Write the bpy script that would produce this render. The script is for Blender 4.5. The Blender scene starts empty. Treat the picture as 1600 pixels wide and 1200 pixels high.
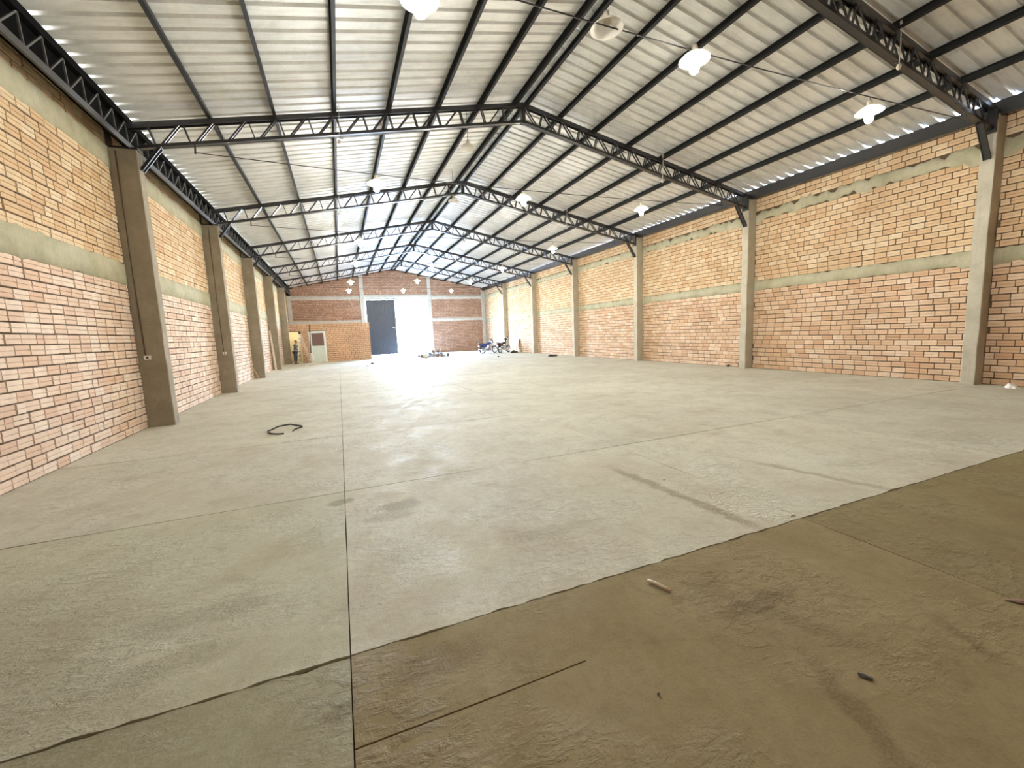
import bpy, bmesh, math, random
import numpy as np
from mathutils import Vector, Matrix

random.seed(7); rng = np.random.default_rng(7)
D = bpy.data
scene = bpy.context.scene
COL = scene.collection
PI = math.pi

# ------------------------------------------------------------------ camera
CAM_POS = Vector((0.0, 0.0, 1.66911))
R_ = Vector((0.92423235, -0.37956991, -0.04148790))
U_ = Vector((0.08466136, 0.09776135, 0.99160233))
F_ = Vector((0.37232649, 0.91998337, -0.12248911))
FPX = 655.308
cam = D.cameras.new('camera')
cam.sensor_fit = 'HORIZONTAL'; cam.sensor_width = 36.0
cam.lens = FPX / 1600 * 36.0
cam.clip_start = 0.05; cam.clip_end = 300
cam_o = D.objects.new('camera', cam); COL.objects.link(cam_o)
m = Matrix.Identity(4)
for i in range(3):
    m[i][0] = R_[i]; m[i][1] = U_[i]; m[i][2] = -F_[i]; m[i][3] = CAM_POS[i]
cam_o.matrix_world = m
scene.camera = cam_o

# ------------------------------------------------------------------ light
SKY = 165.0          # daylight outside, far brighter than the hall
LAMP = 820.0         # bulbs
vs = scene.view_settings
vs.view_transform = 'Standard'; vs.look = 'None'; vs.gamma = 1.0; vs.use_curve_mapping = False
vs.exposure = 0.42

w = D.worlds.new('sky'); scene.world = w; w.use_nodes = True
nt = w.node_tree; nt.nodes.clear()
geo = nt.nodes.new('ShaderNodeTexCoord')
sep = nt.nodes.new('ShaderNodeSeparateXYZ'); nt.links.new(geo.outputs['Generated'], sep.inputs[0])
mp = nt.nodes.new('ShaderNodeMapRange'); mp.inputs[1].default_value = -1; mp.inputs[2].default_value = 1
nt.links.new(sep.outputs[2], mp.inputs[0])
cr = nt.nodes.new('ShaderNodeValToRGB'); nt.links.new(mp.outputs[0], cr.inputs[0])
els = cr.color_ramp.elements
els[0].position = 0.0; els[0].color = (.42, .38, .32, 1)      # sunlit bare ground far off
els[1].position = 1.0; els[1].color = (.14, .25, .52, 1)
e = els.new(0.485); e.color = (.62, .60, .58, 1)
e = els.new(0.505); e.color = (.78, .90, 1.0, 1)             # hazy horizon
e = els.new(0.56); e.color = (.52, .68, .95, 1)
e = els.new(0.65); e.color = (.29, .44, .76, 1)
bg = nt.nodes.new('ShaderNodeBackground'); bg.inputs[1].default_value = SKY
nt.links.new(cr.outputs[0], bg.inputs[0])
wo = nt.nodes.new('ShaderNodeOutputWorld'); nt.links.new(bg.outputs[0], wo.inputs[0])

# a light portal in the open doorway: guides the sampling of the sky, gives no light itself
pl = D.lights.new('doorway_portal', 'AREA'); pl.shape = 'RECTANGLE'; pl.size = 5.77; pl.size_y = 5.25
po = D.objects.new('doorway_portal', pl); COL.objects.link(po)
po.location = (5.305, 41.16, 2.625); po.rotation_euler = (-PI/2, 0, 0)
try: pl.cycles.is_portal = True
except Exception: pass
try:
    scene.cycles.max_bounces = 10; scene.cycles.diffuse_bounces = 6; scene.cycles.glossy_bounces = 3
    scene.cycles.sample_clamp_indirect = 12.0
    scene.cycles.caustics_reflective = False; scene.cycles.caustics_refractive = False
except Exception: pass

# ------------------------------------------------------------------ dimensions (metres)
XL, XR = -3.388, 13.599            # inner faces of the columns
WL, WR = -3.85, 13.95              # brick faces
YB = 40.9                          # far wall
YF = -4.0                          # wall behind the camera
TY = [4.91 + 6*i for i in range(6)]
XC = 5.10                          # ridge
SL = 0.197
def ztop(x): return 7.768 - SL*abs(x - XC)
def zroof(x): return ztop(x) + 0.155
SLA = math.atan(SL)

# ------------------------------------------------------------------ mesh builder
class MB:
    def __init__(s): s.v = []; s.f = []; s.mi = []; s.sm = []
    def add(s, verts, faces, mi=0, smooth=False):
        b = len(s.v); s.v.extend([tuple(p) for p in verts])
        for f in faces: s.f.append(tuple(b+i for i in f)); s.mi.append(mi); s.sm.append(smooth)
        return s
    def box(s, x0, x1, y0, y1, z0, z1, mi=0):
        v = [(x, y, z) for z in (z0, z1) for y in (y0, y1) for x in (x0, x1)]
        return s.add(v, [(0,2,3,1),(4,5,7,6),(0,1,5,4),(2,6,7,3),(0,4,6,2),(1,3,7,5)], mi)
    def bar(s, a, b, w, h, up=(0,0,1), mi=0, bev=0.0):
        a = Vector(a); b = Vector(b); d = (b-a).normalized(); up = Vector(up)
        if abs(d.dot(up)) > .98: up = Vector((0,1,0))
        sx = d.cross(up).normalized(); sz = sx.cross(d).normalized()
        v = []
        for p in (a, b):
            for q in (-1, 1):
                for r in (-1, 1): v.append(p + sx*(q*w/2) + sz*(r*h/2))
        return s.add(v, [(0,1,3,2),(4,6,7,5),(0,4,5,1),(2,3,7,6),(0,2,6,4),(1,5,7,3)], mi)
    def tube(s, pts, r, n=8, mi=0, cap=True, closed=False):
        pts = [Vector(p) for p in pts]; N = len(pts); rr = r if hasattr(r, '__len__') else [r]*N
        b0 = []
        prev = None
        for i, p in enumerate(pts):
            if closed: d = pts[(i+1) % N]-pts[i-1]
            else: d = pts[min(i+1, N-1)]-pts[max(i-1, 0)]
            d.normalize()
            if prev is None:
                ref = Vector((0,0,1)) if abs(d.z) < .9 else Vector((1,0,0))
                sx = d.cross(ref).normalized()
            else:
                sx = (prev - d*prev.dot(d)).normalized()
            prev = sx; sy = d.cross(sx)
            for k in range(n):
                a = 2*PI*k/n; b0.append(p + (sx*math.cos(a)+sy*math.sin(a))*rr[i])
        f = []
        for i in range(N if closed else N-1):
            j = (i+1) % N
            for k in range(n):
                f.append((i*n+k, i*n+(k+1) % n, j*n+(k+1) % n, j*n+k))
        if cap and not closed:
            f.append(tuple(range(n))[::-1]); f.append(tuple((N-1)*n+k for k in range(n)))
        return s.add(b0, f, mi, True)
    def lathe(s, prof, n=16, c=(0,0,0), axis='z', mi=0):
        v = []; c = Vector(c)
        for r, z in prof:
            for k in range(n):
                a = 2*PI*k/n; x, y = r*math.cos(a), r*math.sin(a)
                v.append(c + (Vector((x, y, z)) if axis == 'z' else Vector((x, z, y)) if axis == 'y' else Vector((z, x, y))))
        f = []
        for i in range(len(prof)-1):
            for k in range(n):
                f.append((i*n+k, i*n+(k+1) % n, (i+1)*n+(k+1) % n, (i+1)*n+k))
        return s.add(v, f, mi, True)
    def blob(s, c, r, seed=0, n=8, mi=0, jag=.25, flat=False):
        rg = random.Random(seed); c = Vector(c); v = []; f = []; m_ = max(4, n//2)
        for i in range(m_+1):
            t = PI*i/m_
            for k in range(n):
                a = 2*PI*k/n; j = 1+rg.uniform(-jag, jag)
                if i in (0, m_): j = 1
                v.append(c+Vector((r[0]*math.sin(t)*math.cos(a)*j, r[1]*math.sin(t)*math.sin(a)*j, r[2]*math.cos(t)*j)))
        for i in range(m_):
            for k in range(n): f.append((i*n+k, (i+1)*n+k, (i+1)*n+(k+1) % n, i*n+(k+1) % n))
        return s.add(v, f, mi, not flat)
    def mesh(s, name, mats):
        me = D.meshes.new(name); me.from_pydata(s.v, [], s.f)
        for mt in (mats if isinstance(mats, (list, tuple)) else [mats]): me.materials.append(mt)
        if any(s.mi): me.polygons.foreach_set('material_index', s.mi)
        me.polygons.foreach_set('use_smooth', s.sm)
        me.update(); return me
    def build(s, name, mats, parent=None, **props):
        o = D.objects.new(name, s.mesh(name, mats)); COL.objects.link(o)
        if parent is not None: o.parent = parent
        for k, v in props.items(): o[k] = v
        return o

def tag(o, label, cat, group=None):
    o['label'] = label; o['category'] = cat
    if group: o['group'] = group
    return o
def thing(name, label, cat, loc=(0,0,0), rz=0, group=None):
    o = D.objects.new(name, None); COL.objects.link(o); o.empty_display_size = .2
    o.location = loc; o.rotation_euler = (0, 0, rz)
    return tag(o, label, cat, group)
def kids(o): return [c for c in D.objects if c.parent == o]
def copy_tree(o, parent=None, ch=None):
    ch = ch or children_map()
    c = o.copy(); COL.objects.link(c); c.parent = parent
    for k in ch.get(o.name, ()): copy_tree(k, c, ch)
    return c
def children_map():
    mp = {}
    for x in D.objects:
        if x.parent: mp.setdefault(x.parent.name, []).append(x)
    return mp

# ------------------------------------------------------------------ materials
class NT:
    def __init__(s, name):
        s.m = D.materials.new(name); s.m.use_nodes = True; s.t = s.m.node_tree; s.t.nodes.clear()
        s.b = s.n('ShaderNodeBsdfPrincipled'); o = s.n('ShaderNodeOutputMaterial'); s.l(s.b.outputs[0], o.inputs[0])
    def n(s, ty, **kw):
        x = s.t.nodes.new(ty)
        for k, v in kw.items(): setattr(x, k, v)
        return x
    def l(s, a, b): s.t.links.new(a, b)
    def pos(s): return s.n('ShaderNodeNewGeometry').outputs['Position']
    def noise(s, vec, scale, detail=4, rough=.6, sc3=None, dist=0):
        if sc3:
            mp = s.n('ShaderNodeMapping'); mp.inputs['Scale'].default_value = sc3; s.l(vec, mp.inputs[0]); vec = mp.outputs[0]
        x = s.n('ShaderNodeTexNoise'); x.inputs['Scale'].default_value = scale; x.inputs['Detail'].default_value = detail
        x.inputs['Roughness'].default_value = rough; x.inputs['Distortion'].default_value = dist; s.l(vec, x.inputs['Vector']); return x.outputs['Fac']
    def rng(s, v, a, b, c=0., d=1., smooth=False):
        x = s.n('ShaderNodeMapRange'); x.interpolation_type = 'SMOOTHSTEP' if smooth else 'LINEAR'
        s.l(v, x.inputs[0])
        for i, q in zip((1,2,3,4), (a,b,c,d)): x.inputs[i].default_value = q
        return x.outputs[0]
    def ramp(s, v, stops):
        x = s.n('ShaderNodeValToRGB'); s.l(v, x.inputs[0]); e = x.color_ramp.elements
        e[0].position, e[0].color = stops[0][0], (*stops[0][1], 1); e[1].position, e[1].color = stops[-1][0], (*stops[-1][1], 1)
        for p, c in stops[1:-1]:
            q = e.new(p); q.color = (*c, 1)
        return x.outputs[0]
    def mix(s, f, a, b, mode='MIX'):
        x = s.n('ShaderNodeMix'); x.data_type = 'RGBA'; x.blend_type = mode; x.clamp_factor = True
        for v, i in ((f, 0), (a, 6), (b, 7)):
            if isinstance(v, (int, float)): x.inputs[i].default_value = v
            elif isinstance(v, tuple): x.inputs[i].default_value = (*v, 1)
            else: s.l(v, x.inputs[i])
        return x.outputs[2]
    def math(s, op, a, b=0.0):
        x = s.n('ShaderNodeMath', operation=op)
        for v, i in ((a, 0), (b, 1)):
            if isinstance(v, (int, float)): x.inputs[i].default_value = v
            else: s.l(v, x.inputs[i])
        return x.outputs[0]
    def bump(s, h, st=.3, d=.01):
        x = s.n('ShaderNodeBump'); x.inputs['Strength'].default_value = st; x.inputs['Distance'].default_value = d
        s.l(h, x.inputs['Height']); s.l(x.outputs[0], s.b.inputs['Normal'])
    def fin(s, col, rough=.6, metal=0., spec=.5):
        for k, v in (('Base Color', col), ('Roughness', rough), ('Metallic', metal), ('Specular IOR Level', spec)):
            i = s.b.inputs[k]
            if isinstance(v, tuple): i.default_value = (*v, 1)
            elif isinstance(v, (int, float)): i.default_value = v
            else: s.l(v, i)
        return s.m
def simple(name, col, rough=.6, metal=0., var=.15, scale=12., spec=.5):
    k = NT(name); f = k.noise(k.pos(), scale)
    lo = tuple(c*(1-var) for c in col); hi = tuple(min(1, c*(1+var)) for c in col)
    return k.fin(k.ramp(f, [(.3, lo), (.7, hi)]), rough, metal, spec)

def brick_mat(name, stops):
    k = NT(name); p = k.pos()
    g = k.n('ShaderNodeNewGeometry'); oi = k.n('ShaderNodeObjectInfo')
    r = k.math('FRACT', k.math('ADD', g.outputs['Random Per Island'], oi.outputs['Random']))
    base = k.ramp(r, stops)
    n1 = k.noise(p, 9, 5, .65); n2 = k.noise(p, 60, 3)
    c = k.mix(k.rng(n1, .35, .75, 0, .45), base, (.50, .36, .24))
    c = k.mix(k.rng(n2, .55, .8, 0, .35), c, (.60, .52, .42))
    big = k.noise(p, .7, 3)
    c = k.mix(k.rng(big, .4, .7, 0, .35), c, tuple(.62*q for q in stops[1][1]))
    k.bump(k.math('ADD', n2, n1), .35, .006)
    return k.fin(c, .88, 0, .25)
M = {}
M['brick_low'] = brick_mat('brick_low', [(0, (.61, .37, .22)), (.35, (.70, .48, .31)), (.7, (.75, .55, .38)), (1, (.80, .64, .48))])
M['brick_daylit'] = brick_mat('brick_daylit', [(0, (.66, .45, .33)), (.35, (.73, .55, .42)), (.7, (.77, .61, .49)), (1, (.82, .70, .59))])  # low left bricks paled, bluish doorway daylight put into their colour
M['brick_up'] = brick_mat('brick_up', [(0, (.62, .40, .22)), (.35, (.69, .49, .29)), (.7, (.73, .55, .34)), (1, (.79, .65, .45))])
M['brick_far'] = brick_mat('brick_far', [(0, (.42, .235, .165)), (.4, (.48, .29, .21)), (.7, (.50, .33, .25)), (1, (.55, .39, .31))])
M['brick_office'] = brick_mat('brick_office', [(0, (.68, .40, .24)), (.5, (.72, .45, .28)), (1, (.74, .50, .33))])
M['mortar'] = simple('mortar', (.12, .085, .055), .95, 0, .35, 25, .1)

def concrete(name, a, b, c_):
    k = NT(name); p = k.pos(); n = k.noise(p, 2.2, 7, .68); f = k.noise(p, 45, 4, .7)
    col = k.ramp(n, [(.28, a), (.5, b), (.72, c_)])
    col = k.mix(k.rng(f, .5, .75, 0, .4), col, tuple(q*.6 for q in b))
    st = k.noise(p, 3.0, 4, .6, (6, 6, .35))
    col = k.mix(k.rng(st, .55, .75, 0, .35), col, tuple(q*.62 for q in b))
    k.bump(k.math('ADD', f, n), .5, .012)
    return k.fin(col, .9, 0, .2)
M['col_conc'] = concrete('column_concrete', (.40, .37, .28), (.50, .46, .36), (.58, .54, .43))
M['col_shaded'] = concrete('shaded_column_concrete', (.24, .20, .15), (.30, .26, .19), (.37, .32, .25))  # column concrete darkened: shade on the camera-facing sides put into the colour
M['band_conc'] = concrete('band_concrete', (.34, .32, .21), (.44, .41, .28), (.53, .50, .37))
M['far_conc'] = concrete('far_concrete', (.48, .47, .42), (.56, .55, .50), (.62, .61, .56))

# floor: dusty trowelled concrete, each slab its own tint
k = NT('floor_concrete'); p = k.pos()
big = k.noise(p, .45, 5, .6); mid = k.noise(p, 2.6, 6, .65, None, .6); fine = k.noise(p, 70, 4, .7)
col = k.ramp(big, [(.3, (.52, .50, .41)), (.5, (.585, .57, .475)), (.7, (.645, .635, .545))])
col = k.mix(k.rng(mid, .5, .72, 0, .45), col, (.42, .38, .30))
col = k.mix(k.rng(mid, .42, .25, 0, .35), col, (.68, .65, .58))
grain = k.noise(p, 16, 5, .72); patch = k.noise(p, 1.1, 4, .6, None, .4)
col = k.mix(k.rng(grain, .48, .72, 0, .42), col, (.40, .35, .26))
col = k.mix(k.rng(grain, .42, .28, 0, .35), col, (.74, .71, .62))
col = k.mix(k.rng(patch, .48, .68, 0, .45), col, (.42, .36, .27))
patch2 = k.noise(p, 3.4, 5, .7, None, .8)
col = k.mix(k.rng(patch2, .55, .72, 0, .45), col, (.36, .30, .21))
col = k.mix(k.rng(patch2, .42, .30, 0, .35), col, (.74, .70, .60))
col = k.mix(k.rng(fine, .48, .75, 0, .45), col, (.34, .30, .22))
sx = k.n('ShaderNodeSeparateXYZ'); k.l(p, sx.inputs[0])
wob = k.rng(k.noise(p, 5, 3), 0, 1, -.10, .10)
def streak(x0, y0, x1, y1, wd, st):
    global col
    # a dirty skid mark along a line x = x0 + s*(y-y0)
    s_ = (x1-x0)/(y1-y0)
    lx = k.math('SUBTRACT', k.math('SUBTRACT', sx.outputs[0], x0 - s_*y0), k.math('MULTIPLY', sx.outputs[1], s_))
    dx = k.math('ABSOLUTE', k.math('ADD', lx, wob))
    a = k.rng(dx, wd, wd*.2, 0, 1, True)
    lo, hi = min(y0, y1), max(y0, y1)
    b = k.math('MULTIPLY', k.rng(sx.outputs[1], lo-.15, lo+.2, 0, 1, True), k.rng(sx.outputs[1], hi+.2, hi-.3, 0, 1, True))
    f = k.math('MULTIPLY', k.math('MULTIPLY', a, b), k.rng(fine, .3, .6, .4, 1))
    col = k.mix(k.math('MULTIPLY', f, st), col, (.24, .19, .12))
streak(2.92, 4.1, 3.04, 2.25, .09, .75)
streak(4.48, 3.5, 4.85, 2.2, .08, .6)
streak(2.93, 1.12, 2.86, .86, .05, .8)
streak(2.05, 1.25, 1.80, .70, .09, .6)
streak(3.52, 1.02, 3.40, .5, .08, .7)
streak(2.0, 1.9, 2.35, 1.2, .12, .4)
def spot(x, y, rx, ry, st):
    global col
    a = k.math('DIVIDE', k.math('ADD', k.math('SUBTRACT', sx.outputs[0], x), wob), rx)
    b = k.math('DIVIDE', k.math('ADD', k.math('SUBTRACT', sx.outputs[1], y), wob), ry)
    d = k.math('ADD', k.math('MULTIPLY', a, a), k.math('MULTIPLY', b, b))
    f = k.math('MULTIPLY', k.rng(d, 1.0, .2, 0, 1, True), k.rng(fine, .35, .6, .35, 1))
    col = k.mix(k.math('MULTIPLY', f, st), col, (.26, .22, .15))
spot(-.12, 4.55, .16, .10, .85); spot(.42, 4.15, .28, .16, .8); spot(.30, 3.95, .3, .12, .5)
spot(1.6, 3.0, .5, .12, .3); spot(-.9, 3.0, .5, .15, .35); spot(-.95, 2.6, .35, .12, .4); spot(.35, 2.0, .35, .15, .5); spot(-.15, 1.9, .1, .05, .7)
spot(2.2, 1.62, .35, .10, .55); spot(-3.3, .9, 2.9, 3.6, .85)  # the last, broad one paints the darkening of the near left corner
oi = k.n('ShaderNodeObjectInfo')
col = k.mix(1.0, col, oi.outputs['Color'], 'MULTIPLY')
tw = k.noise(p, 9, 6, .66, (1, 1.7, 1), .35)
mask = k.rng(k.noise(p, .9, 2), .42, .62, 0, 1)
h = k.math('ADD', k.math('MULTIPLY', k.rng(tw, .45, .75), mask), k.math('MULTIPLY', fine, .12))
k.bump(h, .75, .016)
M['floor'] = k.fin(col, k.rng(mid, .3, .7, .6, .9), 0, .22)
M['joint'] = simple('joint_dirt', (.10, .075, .045), .95, 0, .3, 20, .05)

def steel(name, base, rough=.5, rust=.25, spec=.8):
    k = NT(name); p = k.pos(); n = k.noise(p, 3.5, 6, .7)
    c = k.mix(k.rng(n, .55, .75, 0, rust), base, (.10, .045, .02))
    return k.fin(c, rough, .0, spec)
M['steel'] = steel('black_painted_steel', (.018, .018, .020), .32)
M['steel_b'] = steel('dark_purlin_steel', (.015, .016, .016), .6, .12, .3)
M['dull_black'] = simple('dull_black_plate', (.006, .006, .006), .95, 0, .2, 6, .05)  # even dull black of the left girder's back plate and top chord
M['web'] = simple('grey_web_steel', (.10, .10, .09), .5, 0, .2)
# roof sheet: galvanised, dull
k = NT('galvanised_sheet'); p = k.pos(); n = k.noise(p, 1.6, 6, .7, (1, 1, 1), .5); f = k.noise(p, 30, 3); st = k.noise(p, 2.5, 4, .6, (.5, 5, 1))
c = k.ramp(n, [(.25, (.60, .61, .58)), (.5, (.77, .78, .75)), (.75, (.85, .85, .83))])
c = k.mix(k.rng(st, .5, .75, 0, .5), c, (.46, .46, .42))
c = k.mix(k.rng(f, .55, .8, 0, .3), c, (.40, .40, .36))
M['roof'] = k.fin(c, .5, .45, .5)

def emis(name, col, st):
    k = NT(name); k.fin(col, .4); k.b.inputs['Emission Color'].default_value = (*col, 1); k.b.inputs['Emission Strength'].default_value = st; return k.m
M['bulb'] = emis('lit_bulb', (1.0, .965, .87), LAMP)
M['bulb_office'] = emis('office_bulb', (1.0, .93, .66), 420)
M['bulb_off'] = simple('unlit_bulb', (.75, .75, .72), .25, 0, .03)
k = NT('shade_opal'); M['shade'] = k.fin((.88, .86, .82), .35, 0, .5)
tr = k.n('ShaderNodeBsdfTranslucent'); tr.inputs[0].default_value = (.92, .90, .85, 1); mx = k.n('ShaderNodeMixShader'); mx.inputs[0].default_value = .55
k.l(k.b.outputs[0], mx.inputs[1]); k.l(tr.outputs[0], mx.inputs[2]); k.l(mx.outputs[0], [q for q in k.t.nodes if q.type == 'OUTPUT_MATERIAL'][0].inputs[0])
M['cord'] = simple('black_cord', (.03, .03, .03), .6)
M['conduit'] = simple('brown_conduit', (.10, .065, .04), .7)
M['wire'] = simple('tie_steel', (.03, .03, .03), .5)
M['porcelain'] = simple('porcelain', (.74, .70, .60), .35, 0, .1)
M['white'] = simple('white_paint', (.80, .81, .78), .5, 0, .06)
M['pale_green'] = simple('pale_door_panel', (.62, .68, .60), .5, 0, .05)
M['pane'] = simple('brown_pane', (.20, .125, .11), .12, 0, .1)
M['gate'] = steel('gate_grey', (.050, .056, .074), .5, .08)
M['wood'] = simple('raw_timber', (.55, .42, .27), .8, 0, .25, 9)
M['wood_pale'] = simple('pale_timber', (.72, .62, .50), .8, 0, .15, 9)
M['yellow_wall'] = simple('pale_yellow_paint', (.80, .76, .52), .8, 0, .05)
M['rubber'] = simple('black_rubber', (.02, .02, .02), .6, 0, .2)
M['chrome'] = simple('dull_chrome', (.62, .62, .62), .25, .9, .05)
M['alu'] = simple('grey_alloy', (.42, .42, .43), .4, .6, .1)
M['blue'] = simple('blue_paint', (.05, .09, .30), .25, 0, .1)
M['blackpaint'] = simple('black_paint', (.02, .02, .022), .3, 0, .1)
M['seat'] = simple('seat_vinyl', (.025, .025, .028), .55, 0, .1)
M['red'] = simple('red_lens', (.5, .03, .02), .2, 0, .05)
M['orange'] = simple('amber_lens', (.75, .28, .03), .2, 0, .05)
M['skin'] = simple('skin', (.32, .19, .12), .6, 0, .08)
M['hair'] = simple('hair', (.02, .016, .013), .6, 0, .1)
M['shirt'] = simple('grey_blue_shirt', (.10, .15, .19), .85, 0, .12)
M['trousers'] = simple('dark_trousers', (.06, .075, .10), .85, 0, .15)
M['cloth_black'] = simple('black_cloth', (.03, .028, .028), .9, 0, .3)
M['cloth_white'] = simple('white_cloth', (.74, .70, .62), .85, 0, .12)
M['ladder'] = simple('ladder_alloy', (.66, .62, .52), .4, .2, .08)
M['sack'] = simple('pale_sack', (.74, .68, .62), .85, 0, .1)
M['rub_a'] = simple('rubble_pale', (.40, .43, .47), .85, 0, .25)
M['rub_b'] = simple('rubble_brick', (.30, .20, .15), .9, 0, .25)
M['rub_c'] = simple('rubble_grey', (.13, .15, .17), .85, 0, .25)
M['ground'] = simple('yard_ground', (.46, .41, .34), .95, 0, .15, .8)
M['stone'] = simple('dark_stone', (.08, .075, .07), .9, 0, .3)
M['plastic_w'] = simple('white_plastic', (.78, .76, .70), .4, 0, .04)
M['headlight'] = simple('clear_lens', (.6, .62, .62), .08, 0, .03)

def struct(o): o['kind'] = 'structure'; return o

# ------------------------------------------------------------------ floor of poured slabs
floor = struct(MB().box(WL-.2, WR+.2, YF-.2, YB+.35, -.25, -.022).build('floor', M['joint']))
xj = [WL-.015, -0.085, 3.52, 7.12, 10.72, WR+.015]
yj = [YF, -1.6, -.4, 2.235, 4.85, 7.80, 10.8, 13.8, 16.8, 19.8, 22.8, 25.8, 28.8, 31.8, 34.8, 37.8, YB+.3]
def slab(x0, x1, y0, y1, tint, zt, rough):
    pts = []
    def edge(ax, bx, ay, by, nrm, amp):
        L = math.hypot(bx-ax, by-ay); n = max(2, int(L/.07)) if amp > .004 else max(2, int(L/.5))
        for i in range(n):
            t = i/n; j = random.gauss(0, amp) if i else 0
            if amp > .004 and random.random() < .06: j = -abs(random.gauss(0, amp*2.2))
            pts.append((ax+(bx-ax)*t+nrm[0]*j, ay+(by-ay)*t+nrm[1]*j))
    edge(x0, x1, y0, y0, (0, -1), rough[0]); edge(x1, x1, y0, y1, (1, 0), rough[1])
    edge(x1, x0, y1, y1, (0, 1), rough[2]); edge(x0, x0, y1, y0, (-1, 0), rough[3])
    n = len(pts); mb = MB()
    v = [(x, y, zt) for x, y in pts]+[(x, y, -.03) for x, y in pts]
    mb.add(v, [tuple(range(n))]+[(i, n+i, n+(i+1) % n, (i+1) % n) for i in range(n)])
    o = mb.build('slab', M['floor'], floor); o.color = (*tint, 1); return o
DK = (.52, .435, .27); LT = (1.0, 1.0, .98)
for iy in range(len(yj)-1):
    for ix in range(len(xj)-1):
        x0, x1, y0, y1 = xj[ix], xj[ix+1], yj[iy], yj[iy+1]
        g = .004 if (y0 > 5) else .005
        gx0 = .0035 if ix < 2 else .0012; gx1 = .0035 if ix < 1 else .0016 if ix < 2 else .0012
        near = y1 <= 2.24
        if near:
            t = DK if ix >= 1 else (.66, .65, .54)  # left slab's tint also darkened for the light falling off towards the camera
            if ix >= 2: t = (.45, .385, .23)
        else:
            q = random.uniform(.95, 1.03); t = (LT[0]*q, LT[1]*q, LT[2]*q)
            if y0 < 4 and ix == 0: t = (.93, .95, .88)
        gy0 = .006 if abs(y0-2.235) < .01 else .005 if y0 < 8 else .003
        gy1 = .006 if abs(y1-2.235) < .01 else .006 if y1 < 8 else .003
        if ix >= 2 and y1 > 5: gy1 = min(gy1, .003)
        ro = [.003 if y0 > 3 else .005, .002, .003 if y1 > 3 else .005, .002]
        if ix >= 3 and not 4 < y1 < 8: gy0 = .0015; gy1 = .0015
        if near and ix == 1 and abs(y1-2.235) < .01:
            # cut once more, part of the way along, at y = 1.68
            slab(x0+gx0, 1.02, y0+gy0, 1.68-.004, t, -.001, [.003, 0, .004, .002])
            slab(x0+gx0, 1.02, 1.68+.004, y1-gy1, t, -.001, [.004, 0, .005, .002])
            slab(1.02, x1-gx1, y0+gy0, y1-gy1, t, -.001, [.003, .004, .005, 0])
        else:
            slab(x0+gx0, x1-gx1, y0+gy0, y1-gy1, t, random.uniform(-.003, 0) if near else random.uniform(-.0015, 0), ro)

ground = struct(MB().box(-30, 40, YB+.36, YB+40, -.3, -.03).build('ground', M['ground']))

# ------------------------------------------------------------------ brickwork
BPV = None
def brick_profile(h):
    e = .007
    return [(-.05, -h/2), (-.004, -h/2), (0, -h/2+e), (0, -.008), (-.013, -.003), (-.013, .003), (0, .008), (0, h/2-e), (-.004, h/2), (-.05, h/2)]
def brick_verts(l, h):
    pr = brick_profile(h); v = []
    for u in (-l/2, l/2):
        for wv, vv in pr: v.append((u, -wv, vv))
    return v
NP = 10
BF = [(i, NP+i, NP+i+1, i+1) for i in range(NP-1)]+[tuple(range(NP)), tuple(range(NP, 2*NP))[::-1]]
def inside_shape(u0, u1, holes, z0, z1):
    segs = [(u0, u1)]
    for a, b, c, d in holes:
        if z1 > c+.01 and z0 < d-.01:
            out = []
            for s0, s1 in segs:
                if b <= s0 or a >= s1: out.append((s0, s1)); continue
                if a-s0 > .04: out.append((s0, a))
                if s1-b > .04: out.append((b, s1))
            segs = out
    return segs
def lay(zones, spans, zone_mat, limit=None, holes=()):
    """rows of hollow bricks; returns (u, z, length, height, mat, rotation jitter, proud)"""
    out = []
    for (z0, z1, n, mi) in zones:
        p = (z1-z0)/n
        for r in range(n):
            zc = z0+(r+.5)*p
            for (a, b) in spans:
                for (s0, s1) in inside_shape(a, b, holes, zc-p/2, zc+p/2):
                    u = s0 - (.15 if r % 2 else 0) - random.uniform(0, .06)
                    while u < s1-.02:
                        L = .30+random.uniform(-.012, .012)
                        if random.random() < .05: L *= .55
                        c0, c1 = max(u, s0), min(u+L, s1)
                        u += L
                        if c1-c0 < .05: continue
                        if limit and zc+p/2 > limit((c0+c1)/2)-.02: continue
                        g = random.uniform(.015, .024)
                        out.append(((c0+c1)/2, zc+random.uniform(-.003, .003), c1-c0-g, p-random.uniform(.018, .025), mi, random.gauss(0, .006), random.gauss(0, .0035)))
    return out
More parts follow.
